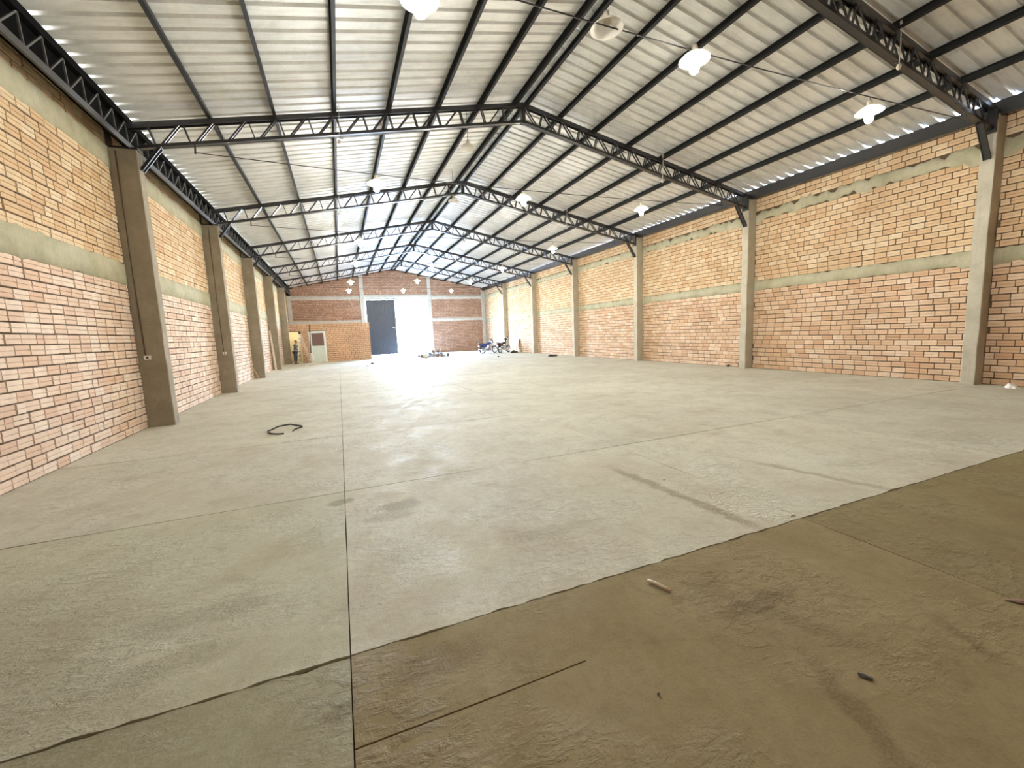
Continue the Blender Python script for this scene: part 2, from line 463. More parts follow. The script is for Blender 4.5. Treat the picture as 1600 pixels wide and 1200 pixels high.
def place(bricks, wall, to_world, rz, mats, single_mats, n_single):
    """the bricks that show largest become objects, the rest one part"""
    score = []
    for b in bricks:
        P = Vector(to_world(b[0], b[1], 0)) - CAM_POS
        z = P.dot(F_)
        if z < .3: score.append(0); continue
        x = 800+FPX*P.dot(R_)/z; y = 600-FPX*P.dot(U_)/z
        if not (-15 < x < 1615 and -15 < y < 1215): score.append(0); continue
        nrm = Vector(to_world(0, 0, 1))-Vector(to_world(0, 0, 0))
        score.append(abs(P.normalized().dot(nrm))*b[2]*b[3]/z**2)
    order = sorted(range(len(bricks)), key=lambda i: -score[i])
    single = set(i for i in order[:n_single] if score[i] > 0)
    protos = {}
    mb_v = []; mb_f = []; mb_m = []
    cz, sz = math.cos(rz), math.sin(rz)
    for i, (u, z, l, h, mi, rj, pd) in enumerate(bricks):
        loc = to_world(u, z, pd)
        if i in single:
            if mi not in protos:
                mb = MB().add(brick_verts(.286, .135), BF); protos[mi] = mb.mesh('brick', single_mats[mi])
            o = D.objects.new('brick', protos[mi]); COL.objects.link(o); o.parent = wall
            o.location = loc; o.rotation_euler = (0, rj, rz); o.scale = (l/.286, 1, h/.135)
        else:
            b = len(mb_v); cr_, sr_ = math.cos(rj), math.sin(rj)
            for (x, y, zz) in brick_verts(l, h):
                x, zz = x*cr_+zz*sr_, -x*sr_+zz*cr_
                mb_v.append((loc[0]+x*cz-y*sz, loc[1]+x*sz+y*cz, loc[2]+zz))
            for f in BF: mb_f.append(tuple(b+q for q in f)); mb_m.append(mi)
    me = D.meshes.new('brickwork'); me.from_pydata(mb_v, [], mb_f)
    for q in mats: me.materials.append(q)
    me.polygons.foreach_set('material_index', mb_m); me.update()
    o = D.objects.new('brickwork', me); COL.objects.link(o); o.parent = wall; o['kind'] = 'stuff'

def band(name, wall, to_world, u0, u1, z0, z1, proud, mat, amp=.03, flip=False, rise=0.02):
    """poured tie beam, with uneven edges where the mix ran over the bricks"""
    n = max(4, int((u1-u0)/.12)); mb = MB(); v = []
    lo = z0; hi = z1
    for i in range(n+1):
        u = u0+(u1-u0)*i/n
        a = z0+random.gauss(0, amp*.5); b = z1+random.gauss(0, amp*.5)
        if min(u-u0, u1-u) < .35: a -= amp*1.2
        for zz, wv in ((a, -.03), (a+.012, proud*.7), ((a+b)/2, proud+random.uniform(-.004, .004)), (b-.012, proud*.7), (b, -.03)):
            v.append(to_world(u, zz, wv))
    f = []
    for i in range(n):
        for q in range(4):
            t = (i*5+q, (i+1)*5+q, (i+1)*5+q+1, i*5+q+1)
            f.append(t[::-1] if flip else t)
    f.append(tuple(range(5))); f.append(tuple(n*5+q for q in range(5))[::-1])
    mb.add(v, f, 0, True); return mb.build(name, mat, wall)

CW = .27                                   # column size along the hall
edges = [YF]
spans = []
prev = YF
for t in TY: spans.append((prev, t)); prev = t+CW
spans.append((prev, YB))
# left wall
wall_left = struct(MB().box(WL-.2, WL-.020, YF, YB+.2, -.03, 6.02).build('wall_left', M['mortar']))
lw = lambda u, z, wv: (WL+wv, u, z)
zl = [(0.0, 2.95, 20, 0), (3.35, 5.20, 12, 1), (5.56, 6.0, 3, 1)]
bl = lay(zl, [s for s in [(0.0, spans[0][1])]+spans[1:]], None)
place(bl, wall_left, lw, PI/2, [M['brick_daylit'], M['brick_up']], [M['brick_daylit'], M['brick_up']], 300)
for a, b in spans:
    band('concrete_band', wall_left, lw, a, b, 2.93, 3.37, .022, M['band_conc'], .03)
    band('concrete_band', wall_left, lw, a, b, 5.18, 5.58, .022, M['band_conc'], .03)
# right wall
wall_right = struct(MB().box(WR+.020, WR+.2, YF, YB+.2, -.03, 6.10).build('wall_right', M['mortar']))
rw = lambda u, z, wv: (WR-wv, u, z)
zr = [(0.0, 2.80, 19, 0), (3.12, 5.18, 14, 1), (5.50, 6.08, 4, 1)]
br = lay(zr, [s for s in [(0.0, spans[0][1])]+spans[1:]], None)
place(br, wall_right, rw, -PI/2, [M['brick_low'], M['brick_up']], [M['brick_low'], M['brick_up']], 300)
for a, b in spans:
    band('concrete_band', wall_right, rw, a, b, 2.79, 3.13, .020, M['band_conc'], .035, True)
    band('concrete_band', wall_right, rw, a, b, 5.17, 5.48, .016, M['band_conc'], .09, True)
# far wall with the gate opening
OX0, OX1, OZ = 2.42, 8.19, 5.25
wb = MB()
def prism(poly, y0, y1):
    n = len(poly)
    wb.add([(x, y0, z) for x, z in poly]+[(x, y1, z) for x, z in poly], [tuple(range(n)), tuple(range(n, 2*n))[::-1]]+[(i, n+i, n+(i+1) % n, (i+1) % n) for i in range(n)])
zr_ = lambda x: zroof(x)-.005
prism([(WL-.2, -.03), (OX0, -.03), (OX0, zr_(OX0)), (WL-.2, zr_(WL-.2))], YB+.014, YB+.2)
prism([(OX1, -.03), (WR+.2, -.03), (WR+.2, zr_(WR+.2)), (OX1, zr_(OX1))], YB+.014, YB+.2)
prism([(OX0, OZ), (OX1, OZ), (OX1, zr_(OX1)), (XC, zr_(XC)), (OX0, zr_(OX0))], YB+.014, YB+.2)
wall_back = struct(wb.build('wall_back', M['mortar']))
bw = lambda u, z, wv: (u, YB-wv, z)
C1, C2 = (2.06, 2.42), (8.19, 8.52)
hb = [(OX0, OX1, -1, OZ), (C1[0], C1[1], -1, 9), (C2[0], C2[1], -1, 9)]
zb = [(0, 3.05, 20, 0), (3.35, 5.15, 12, 0), (5.5, 7.9, 16, 0)]
bb = lay(zb, [(WL+.3, WR-.3)], None, zr_, hb)
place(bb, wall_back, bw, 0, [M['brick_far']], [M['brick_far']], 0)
for a, b in ((WL+.3, C1[0]), (C2[1], WR-.3)):
    band('concrete_band', wall_back, bw, a, b, 3.04, 3.36, .02, M['far_conc'], .02, True)
    band('concrete_band', wall_back, bw, a, b, 5.14, 5.51, .02, M['far_conc'], .03, True)
band('lintel', wall_back, bw, OX0, OX1, 5.24, 5.62, .02, M['far_conc'], .02, True)
# wall behind the camera
fr = MB(); n = 5
poly = [(WL-.2, -.03), (WR+.2, -.03), (WR+.2, zr_(WR+.2)), (XC, zr_(XC)), (WL-.2, zr_(WL-.2))]
fr.add([(x, YF-.2, z) for x, z in poly]+[(x, YF, z) for x, z in poly], [tuple(range(n)), tuple(range(n, 2*n))[::-1]]+[(i, n+i, n+(i+1) % n, (i+1) % n) for i in range(n)])
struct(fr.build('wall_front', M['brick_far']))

# ------------------------------------------------------------------ roof
ceiling = D.objects.new('ceiling', None); COL.objects.link(ceiling); struct(ceiling)
PITCH = .30; NR = 4
XE_L, XE_R = XL-.14-.055, 13.775
def sheet_mesh(L):
    """trapezoidal sheet: x down the slope (0 = ridge), y across, z up"""
    ys = []
    for r in range(NR):
        b = r*PITCH
        ys += [(b, 0), (b+.16, 0), (b+.18, .042), (b+.235, .042), (b+.255, 0)]
    ys += [(NR*PITCH, 0), (NR*PITCH+.02, 0)]
    mb = MB(); v = []; xs = [0.025, L]
    for x in xs:
        for (y, z) in ys: v.append((x, y, z))
    for x in xs:
        for (y, z) in ys: v.append((x, y, z+.0015))
    n = len(ys); f = []
    for i in range(n-1):
        f.append((i, i+1, n+i+1, n+i)); f.append((2*n+i, 3*n+i, 3*n+i+1, 2*n+i+1))
    return mb.add(v, f).mesh('roof_sheet', M['roof'])
smL = sheet_mesh((XC-XE_L)/math.cos(SLA)); smR = sheet_mesh((XE_R-XC)/math.cos(SLA))
y = YF-.2; i = 0
while y < YB+.2:
    for side, me in ((1, smR), (-1, smL)):
        o = D.objects.new('roof_sheet', me); COL.objects.link(o); o.parent = ceiling
        zz = zroof(XC)+random.uniform(0, .003)
        if side == 1:
            o.matrix_world = Matrix.Translation((XC, y, zz)) @ Matrix.Rotation(SLA, 4, 'Y')
        else:
            o.matrix_world = Matrix.Translation((XC, y+NR*PITCH, zz)) @ Matrix.Rotation(PI, 4, 'Z') @ Matrix.Rotation(SLA, 4, 'Y')
    y += NR*PITCH
rc = MB(); zc_ = zroof(XC)+.046
rc.add([(XC-.20, YF-.2, zc_-.20*SL), (XC, YF-.2, zc_), (XC+.20, YF-.2, zc_-.20*SL), (XC-.20, YB+.2, zc_-.20*SL), (XC, YB+.2, zc_), (XC+.20, YB+.2, zc_-.20*SL),
        (XC-.20, YF-.2, zc_-.20*SL+.003), (XC, YF-.2, zc_+.003), (XC+.20, YF-.2, zc_-.20*SL+.003), (XC-.20, YB+.2, zc_-.20*SL+.003), (XC, YB+.2, zc_+.003), (XC+.20, YB+.2, zc_-.20*SL+.003)],
       [(0,1,4,3), (1,2,5,4), (6,9,10,7), (7,10,11,8)])
rc.build('ridge_cap', M['roof'], ceiling)

# ------------------------------------------------------------------ purlins and eave girders
ORD = ['first', 'second', 'third', 'fourth', 'fifth', 'sixth', 'seventh']
offs = [.16, 1.17, 2.30, 3.52, 4.76, 6.00, 7.22]
for side, nm in ((-1, 'left'), (1, 'right')):
    for i, d in enumerate(offs):
        x = XC+side*d; zt = ztop(x); mb = MB()
        a, b = Vector((x, YF, zt+.076)), Vector((x, YB+.01, zt+.076)); upv = Vector((side*SL, 0, 1)).normalized()
        sxv = Vector((1, 0, -side*SL)).normalized()
        # C section: web and two flanges with lips
        mb.bar(a+sxv*.030, b+sxv*.030, .006, .15, upv)
        mb.bar(a+upv*.072, b+upv*.072, .064, .006, upv); mb.bar(a-upv*.072, b-upv*.072, .064, .006, upv)
        mb.bar(a-sxv*.030-upv*.062, b-sxv*.030-upv*.062, .005, .02, upv)
        tag(mb.build('roof_purlin', M['steel_b']), f'black steel purlin under the {nm} roof slope, {ORD[i]} from the ridge', 'purlin', 'purlins under the roof sheets')
# left eave girder, a lattice
YA0, YA1 = YF, YB
eg = thing('eave_girder', 'black lattice girder running along the top of the left brick wall', 'girder', (XL-.1, YF, 5.60))
eg_i = eg.matrix_world.inverted()
def addp(mb, name, mat, par, base):
    mb.v = [tuple(Vector(p)-Vector(base)) for p in mb.v]; return mb.build(name, mat, par)
gb = (XL-.1, YF, 5.60); gx = XL-.14
addp(MB().box(gx-.05, gx+.05, YA0, YA1, 5.62, 5.67).box(gx+.044, gx+.05, YA0, YA1, 5.56, 5.62), 'bottom_chord', M['steel'], eg, gb)
zt = zroof(gx)-.004
zt = zroof(gx-.06)-.004
addp(MB().box(gx-.06, gx+.04, YA0, YA1, zt-.12, zt), 'top_chord', M['dull_black'], eg, gb)
addp(MB().box(gx-.07, gx-.06, YA0, YA1, 5.60, zt), 'back_plate', M['dull_black'], eg, gb)
struct(MB().box(WL-.2, gx-.071, YF, YB, 6.021, 6.03).build('light_stop_left', M['steel']))  # unseen strip added to keep daylight from leaking in over the left wall
yy = YA0; alt = 0
bars = []
while yy < YA1-.5:
    mb = MB(); z0, z1 = 5.665, zt-.11
    mb.bar((gx, yy, z0), (gx, yy+.46, z1), .022, .022)
    addp(mb, 'web_bar', M['web'], eg, gb)
    addp(MB().bar((gx, yy+.46, z1), (gx, yy+.50, z0), .022, .022), 'web_bar', M['web'], eg, gb)
    yy += .50
# right eave beam
eb = thing('eave_beam', 'black steel beam along the top of the right brick wall under light gaps', 'beam', (13.72, YF, 6.0))
gb = (13.72, YF, 6.0); gx = 13.72; zt = zroof(13.76)-.004
addp(MB().box(gx-.006, gx+.006, YA0, YA1, zt-.30, zt), 'web_plate', M['steel'], eb, gb)
addp(MB().box(gx-.05, gx+.05, YA0, YA1, zt-.006, zt), 'top_flange', M['steel'], eb, gb)
addp(MB().box(gx-.05, gx+.05, YA0, YA1, zt-.306, zt-.30), 'bottom_flange', M['steel'], eb, gb)
struct(MB().box(gx+.008, WR+.2, YF, YB, 6.102, 6.11).build('light_stop_right', M['steel']))  # added unseen strip, stops daylight between the beam and the right wall

# ------------------------------------------------------------------ columns
ORD6 = ['nearest', 'second', 'third', 'fourth', 'fifth', 'sixth']
def column_mesh(x0, x1, y0, y1, z0, z1, mat, name='concrete_column'):
    bm = bmesh.new(); nz = 14
    mb = MB(); v = []; c = .012
    ring = [(x0+c, y0), (x1-c, y0), (x1, y0+c), (x1, y1-c), (x1-c, y1), (x0+c, y1), (x0, y1-c), (x0, y0+c)]
    for i in range(nz+1):
        z = z0+(z1-z0)*i/nz; jx, jy = random.gauss(0, .004), random.gauss(0, .004)
        for (x, y_) in ring: v.append((x+jx+random.gauss(0, .0025), y_+jy+random.gauss(0, .0025), z))
    f = []
    for i in range(nz):
        for q in range(8): f.append((i*8+q, i*8+(q+1) % 8, (i+1)*8+(q+1) % 8, (i+1)*8+q))
    f.append(tuple(range(8))[::-1]); f.append(tuple(nz*8+q for q in range(8)))
    bm.free(); return mb.add(v, f, 0, False)
for i, t in enumerate(TY):
    o = column_mesh(WL-.02, XL, t, t+CW, 0, 5.555, M['col_shaded']).build('concrete_column', M['col_shaded'])
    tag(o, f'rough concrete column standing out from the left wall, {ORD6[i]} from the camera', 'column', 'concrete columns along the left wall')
    o = column_mesh(XR, WR+.02, t, t+.25, 0, 5.93, M['col_conc']).build('concrete_column', M['col_conc'])
    tag(o, f'grey concrete column standing out from the right wall, {ORD6[i]} from the camera', 'column', 'concrete columns along the right wall')
for (a, b, lb, zt_) in ((C1[0], C1[1], 'pale concrete post in the far wall left of the gate opening', None), (C2[0], C2[1], 'pale concrete post in the far wall right of the open doorway', None)):
    tag(column_mesh(a, b, YB-.06, YB+.1, 0, zr_((a+b)/2)-.05, M['far_conc']).build('concrete_column', M['far_conc']), lb, 'column')
tag(column_mesh(WR-.36, WR-.02, YB-.10, YB+.1, 0, 6.0, M['far_conc']).build('concrete_column', M['far_conc']), 'slim concrete column in the far right corner of the hall', 'column')
tag(column_mesh(WL+.01, WL+.33, YB-.10, YB+.1, 0, 5.5, M['far_conc']).build('concrete_column', M['far_conc']), 'slim concrete column in the far corner behind the small office', 'column')

# ------------------------------------------------------------------ trusses
def make_truss(label):
    t = thing('roof_truss', label, 'truss', (XC, TY[0], 0), 0, 'lattice trusses across the hall')
    base = (XC, TY[0], 0); Y = TY[0]+.12
    DEP = .52
    for s in (-1, 1):
        xe = XC+s*8.48
        tp = lambda x: ztop(x)
        # chords: channels seen from below as a pair of flanges
        a, b = Vector((XC, Y, tp(XC)-.05)), Vector((XC+s*8.75, Y, tp(XC+s*8.75)-.05))
        mb = MB().bar(a, b, .13, .012, (0, 0, 1)); mb.bar(a+Vector((0, -.06, 0)), b+Vector((0, -.06, 0)), .012, .10); mb.bar(a+Vector((0, .06, 0)), b+Vector((0, .06, 0)), .012, .10)
        addp(mb, 'top_chord', M['steel'], t, base)
        a, b = Vector((XC, Y, tp(XC)-DEP+.03)), Vector((xe, Y, tp(xe)-.48))
        mb = MB().bar(a, b, .13, .010, (0, 0, 1)); mb.bar(a+Vector((0, -.06, .02)), b+Vector((0, -.06, .02)), .010, .06); mb.bar(a+Vector((0, .06, .02)), b+Vector((0, .06, .02)), .010, .06)
        addp(mb, 'bottom_chord', M['steel'], t, base)
        n = 14
        for q in range(1, n+1):
            x = XC+s*.592*q
            if q <= n:
                zt_, zb_ = tp(x)-.06, tp(x)-.49
                mb = MB()
                for dy in (-.045, .045): mb.bar((x-s*.11, Y+dy, zb_+.02), (x, Y+dy, zt_), .034, .022)
                addp(mb, 'vertical_bar', M['steel'], t, base)
            x0, x1 = XC+s*.592*(q-1), x
            mb = MB()
            for dy in (-.045, .045): mb.bar((x0+s*.04, Y+dy, tp(x0)-.07), (x1-s*.17, Y+dy, tp(x1)-.45), .022, .034)
            addp(mb, 'diagonal_bar', M['steel'], t, base)
        # knee brace to the column
        xi = XL if s < 0 else XR
        dk = .46 if s > 0 else .36; a = Vector((xi-s*dk, Y, tp(xi-s*dk)-.49)); b = Vector((xi-s*.01, Y, 5.02 if s > 0 else 5.20))
        mb = MB().bar(a, b, .12, .012, (0, 0, 1)); mb.bar(a+Vector((0, -.055, 0)), b+Vector((0, -.055, 0)), .01, .06); mb.bar(a+Vector((0, .055, 0)), b+Vector((0, .055, 0)), .01, .06)
        addp(mb, 'knee_brace', M['steel'], t, base)
        # shoe plate fixing the end of the truss to the column head
        if s > 0: addp(MB().box(xi-.06, xi+.0, Y-.11, Y+.11, 5.55, 6.04), 'shoe_plate', M['steel'], t, base)
        else: addp(MB().box(xi-.42, xi+.02, Y-.12, Y+.14, 5.556, 5.60), 'shoe_plate', M['steel'], t, base)
    addp(MB().box(XC-.06, XC+.06, Y-.065, Y+.065, ztop(XC)-DEP, ztop(XC)-.02), 'king_post', M['steel'], t, base)
    # tie rod strung between the lower chords
    pts = [(XC+8.0*(q/12-1)+.45*1, Y-.10, 5.60-.045*math.sin(PI*q/24)) for q in range(0, 25)]
    pts = [(-2.42+(12.35+2.42)*q/20, Y-.10, 5.62-.12*math.sin(PI*q/20)) for q in range(21)]
    mb = MB().tube(pts, .009, 6)
    for x in (-2.42, 12.35): mb.bar((x, Y-.10, 5.60), (x, Y-.02, ztop(x)-.46), .03, .03)
    addp(mb, 'tie_rod', M['wire'], t, base)
    return t
TL = ['black lattice roof truss nearest the camera, cut off by the frame above', 'black lattice roof truss second from the camera, apex top centre',
      'black lattice roof truss third from the camera', 'black lattice roof truss fourth from the camera', 'black lattice roof truss fifth from the camera', 'black lattice roof truss sixth from the camera, close to the far wall']
t0 = make_truss(TL[0]); cm = children_map()
for i in range(1, 6):
    c_ = t0.copy(); COL.objects.link(c_); c_.location = (XC, TY[i], 0); c_['label'] = TL[i]
    for ch in cm[t0.name]:
        d_ = ch.copy(); COL.objects.link(d_); d_.parent = c_

# rods with porcelain knobs hooked over the trusses
def hanger(x, ti, label):
    Y = TY[ti]+.02; zt_ = ztop(x); base = (x, Y, zt_-.70)
    o = thing('hanger_rod', label, 'rod', base, 0, 'knobbed rods on the trusses')
    addp(MB().tube([(x+.02, Y, zt_+.02), (x, Y-.02, zt_-.30), (x-.03, Y-.03, zt_-.66)], .008, 6), 'rod', M['porcelain'], o, base)
    addp(MB().tube([(x+.02, Y, zt_+.0), (x+.05, Y+.0, zt_+.07), (x+.03, Y, zt_+.13), (x-.01, Y, zt_+.09), (x+.015, Y, zt_+.02)], .011, 6), 'hook', M['porcelain'], o, base)
    addp(MB().blob((x-.03, Y-.03, zt_-.68), (.042, .042, .055), 3, 10, 0, .05), 'knob', M['porcelain'], o, base)
    addp(MB().tube([(x-.02, Y-.03, zt_-.60), (x-.02, Y+.05, zt_-.56), (x+.06, Y+.03, zt_-.58)], .012, 6), 'bracket', M['steel'], o, base)
hanger(9.84, 0, 'thin rod with white knob hooked on the nearest truss, right side')
for i, nm in ((1, 'second'), (2, 'third'), (3, 'fourth')):
    hanger(.42, i, f'thin rod with white knob on the left half of the {nm} truss')
    hanger(9.80, i, f'thin rod with white knob on the right half of the {nm} truss')

# ------------------------------------------------------------------ pendant lamps
def make_lamp(lit):
    o = thing('pendant_lamp', 'x', 'lamp', (0, 0, 0))
    MB().lathe([(.006, 1), (.006, .24)], 6).build('cord', M['cord'], o)
    MB().lathe([(.0, .25), (.035, .25), (.045, .20), (.05, .11), (.0, .11)], 12).build('socket', M['porcelain'], o)
    MB().lathe([(.05, .150), (.10, .135), (.155, .105), (.205, .06), (.212, .045), (.202, .055), (.15, .098), (.10, .128), (.05, .143)], 24).build('shade', M['shade'], o)
    MB().lathe([(.001, -.13), (.03, -.125), (.055, -.105), (.065, -.07), (.065, .01), (.055, .06), (.035, .10), (.03, .12), (.001, .12)], 12).build('bulb', M['bulb'], o) if lit else MB().lathe([(.001, .085), (.03, .09), (.035, .11), (.03, .13), (.001, .13)], 12).build('bulb', M['bulb_off'], o)
    return o
def ray(u, v): return F_+R_*((u-800)/FPX)-U_*((v-600)/FPX)
LITZ = 5.60
lit = [('left', [(656, 8), (588, 291), (563, 380), (556, 413), (548, 442), (545, 455)]),
       ('middle', [(1085, 100), (818, 314), (725, 385), (675, 416), (652, 440), (630, 455)]),
       ('right', [(1358, 180), (1002, 330), (864, 391), (785, 421), (735, 441), (705, 455)])]
ON = ['nearest', 'second', 'third', 'fourth', 'fifth', 'farthest']
proto = {True: None, False: None}
def put_lamp(pos, on, label):
    if proto[on] is None: o = proto[on] = make_lamp(on); o['group'] = 'lit pendant lamps' if on else 'unlit pendant lamps'
    else:
        o = proto[on].copy(); COL.objects.link(o)
        for ch in LC[on]:
            d_ = ch.copy(); COL.objects.link(d_); d_.parent = o
            if ch.name.startswith('cord'): CO.append((d_, o))
    if on not in LC:
        LC[on] = kids(o)
        for ch in LC[on]:
            if ch.name.startswith('cord'): CO.append((ch, o))
    o.location = pos; o['label'] = label; return o
LC = {}; CO = []
def tie_z(x): return 5.62-.12*math.sin(PI*(x+2.42)/14.77)
for row, px in lit:
    for i, (u, v) in enumerate(px):
        d = ray(u, v); P = CAM_POS+d*((TY[i]+.02)/d.y)          # straight under the tie rod of the truss
        put_lamp(P, True, f'glowing pendant lamp with shallow shade, {row} row, {ON[i]} from the camera')
for (P, lb) in ((CAM_POS+ray(948, 52)*((TY[0]+.02)/ray(948, 52).y), 'unlit pendant lamp with pale disc shade under the nearest truss'), ((3.60, 11.3, 6.52), 'unlit pendant lamp hanging just beyond the second truss'),
                ((4.45, 16.1, 6.62), 'unlit pendant lamp hanging just before the third truss near the ridge')):
    put_lamp(P, False, lb)
for ch, o in CO:                              # cords reach up to the roof
    x, z = o.location.x, o.location.z; need = (tie_z(x) if z < 5.6 else ztop(x)-.4 if False else zroof(x))-z-.005
    ch.location = (0, 0, .24); ch.scale = (1, 1, 1)
    me = ch.data.copy(); ch.data = me
    for vtx in me.vertices: vtx.co.z = 0 if vtx.co.z < .5 else need-.24

# ------------------------------------------------------------------ sliding gate in the far wall
g = thing('sliding_gate', 'dark grey ribbed metal gate leaf half closing the far doorway', 'gate', (2.70, 41.02, 0))
base = (2.70, 41.02, 0); gx0, gx1, gz0, gz1 = 2.52, 5.12, .085, 5.14
mb = MB(); v = []; nR = 24; pw = (gx1-gx0)/nR
for r in range(nR):
    b = gx0+r*pw
    v += [(b, 0), (b+.035, 0), (b+.05, .03), (b+.085, .03)]
v.append((gx1, 0)); n = len(v)
mb.add([(x, 41.0-d, gz0) for x, d in v]+[(x, 41.0-d, gz1) for x, d in v]+[(x, 41.004-d, gz0) for x, d in v]+[(x, 41.004-d, gz1) for x, d in v],
       [(i, i+1, n+i+1, n+i) for i in range(n-1)]+[(2*n+i, 3*n+i, 3*n+i+1, 2*n+i+1) for i in range(n-1)])
addp(mb, 'ribbed_panel', M['gate'], g, base)
mb = MB(); y0, y1 = 41.006, 41.05
mb.box(gx0, gx0+.06, y0, y1, gz0, gz1).box(gx1-.06, gx1, y0, y1, gz0, gz1).box(gx0, gx1, y0, y1, gz0, gz0+.06).box(gx0, gx1, y0, y1, gz1-.06, gz1).box(gx0, gx1, y0, y1, 2.6, 2.66)
addp(mb, 'frame', M['gate'], g, base)
addp(MB().box(4.72, 5.02, 40.92, 40.96, 2.55, 2.61).box(4.80, 4.84, 40.94, 41.0, 2.52, 2.64), 'bolt', M['chrome'], g, base)
for x in (gx0+.35, gx1-.5):
    mb = MB().lathe([(.0, -.025), (.05, -.025), (.05, -.012), (.04, 0), (.05, .012), (.05, .025), (0, .025)], 14, (x, 41.03, .045), 'y'); mb.box(x-.02, x+.02, 41.0, 41.06, .05, gz0+.02)
    addp(mb, 'wheel', M['steel'], g, base)
    addp(MB().box(x-.03, x+.03, 41.01, 41.05, gz1, 5.25), 'hanger', M['steel'], g, base)
struct(MB().box(OX0, OX1, 41.09, 41.10, 5.18, 5.25).build('trim_1', M['gate']))

# ------------------------------------------------------------------ small brick office
PY = 35.2; PX1 = 2.30; PZ = 2.88
dx0, dx1, dz = -2.08, -.93, 2.36
ox0, ox1, oz = -3.52, -2.64, 2.36
pw_ = MB()
for (a, b, z0, z1) in ((WL, ox0, 0, PZ), (ox0, ox1, oz, PZ), (ox1, dx0, 0, PZ), (dx0, dx1, dz, PZ), (dx1, PX1, 0, PZ)):
    pw_.box(a, b, PY+.014, PY+.15, z0, z1)
pw_.box(PX1-.15, PX1-.014, PY+.15, YB, 0, PZ)
office = struct(pw_.build('wall_office', M['mortar']))
pb = lay([(0, PZ-.02, 19, 0)], [(WL, PX1)], None, None, [(ox0, ox1, -1, oz), (dx0, dx1, -1, dz)])
place(pb, office, lambda u, z, wv: (u, PY-wv, z), 0, [M['brick_office']], [M['brick_office']], 0)
MB().box(WL, PX1+.03, PY-.03, YB, PZ-.02, PZ+.02).build('roof_slab', M['brick_office'], office)
MB().box(WL+.0, PX1-.2, 37.6, 37.66, 0, PZ-.03).build('inner_wall', M['yellow_wall'], office)
# its white half-glazed door
d = D.objects.new('door_1', None); COL.objects.link(d); d.location = (dx0, PY, 0); struct(d); base = (dx0, PY, 0)
mb = MB(); fw = .13
mb.box(dx0, dx0+fw, PY-.03, PY+.10, 0, dz).box(dx1-fw+.03, dx1, PY-.03, PY+.10, 0, dz).box(dx0+fw, dx1-fw+.03, PY-.03, PY+.10, dz-.10, dz)
addp(mb, 'door_frame', M['white'], d, base)
a, b = dx0+fw, dx1-fw+.03
mb = MB().box(a, b, PY+.02, PY+.06, .04, 1.25).box(a, a+.05, PY+.02, PY+.06, 1.25, dz-.1).box(b-.05, b, PY+.02, PY+.06, 1.25, dz-.1).box(a, b, PY+.02, PY+.06, dz-.15, dz-.1)
mb.box(a+.10, b-.10, PY+.012, PY+.02, .16, 1.12)
addp(mb, 'door_leaf', M['pale_green'], d, base)
addp(MB().box(a+.05, b-.05, PY+.035, PY+.045, 1.25, dz-.15), 'pane', M['pane'], d, base)
addp(MB().tube([(b-.09, PY+.02, 1.05), (b-.09, PY-.03, 1.05), (b-.20, PY-.03, 1.05)], .012, 8), 'door_handle', M['chrome'], d, base)
# hollow doorway edge
struct(MB().box(ox0, ox0+.04, PY-.01, PY+.15, 0, oz).box(ox1-.04, ox1, PY-.01, PY+.15, 0, oz).box(ox0+.04, ox1-.04, PY-.01, PY+.15, oz-.04, oz).build('trim_2', M['yellow_wall']))
o = thing('ceiling_bulb', 'bare glowing bulb inside the small office', 'lamp', (-3.0, 36.4, 2.45))
MB().lathe([(.001, -.05), (.035, -.035), (.045, 0), (.03, .05), (.02, .07), (.001, .07)], 10).build('bulb', M['bulb_office'], o)
MB().lathe([(.0, .07), (.022, .07), (.022, .12), (.004, .13), (.004, .42), (0, .42)], 8).build('lamp_holder', M['porcelain'], o)
# dark drain pipe on the office front
o = tag(MB().tube([(-1.965+(-2.03+1.965)*q, PY-.035, 2.86-2.06*q) for q in (0, .5, 1)], .032, 8).tube([(-2.03, PY-.035, .80), (-2.035, PY-.035, .74)], .038, 8).build('drain_pipe', M['cord']), 'dark thin pipe running down the office front beside the white door', 'pipe')

# ------------------------------------------------------------------ switch boxes
for x, z, t, lb in ((-3.69, 1.46, TY[0+1], 'small white switch box on the second left column'), (-3.62, 1.37, TY[2], 'small white switch box on the third left column')):
    base = (x, t-.02, z)
    o = thing('switch_box', lb, 'switch', base)
    MB().box(-.055, .055, -.012, .025, -.04, .04).build('box', M['plastic_w'], o)
    MB().box(-.018, .018, -.020, -.010, -.022, .022).build('rocker', M['cord'], o)
# cable conduit down those columns from the box
for t, x, zb_, lb in ((TY[1], -3.72, 1.50, 'thin dark conduit above the switch box of the second left column'), (TY[2], -3.645, 1.41, 'thin dark conduit above the switch box of the third left column')):
    tag(MB().tube([(x, t-.010, zb_), (x-.01, t-.010, 3.2), (x, t-.010, 5.5)], .010, 6).build('conduit', M['conduit']), lb, 'pipe')

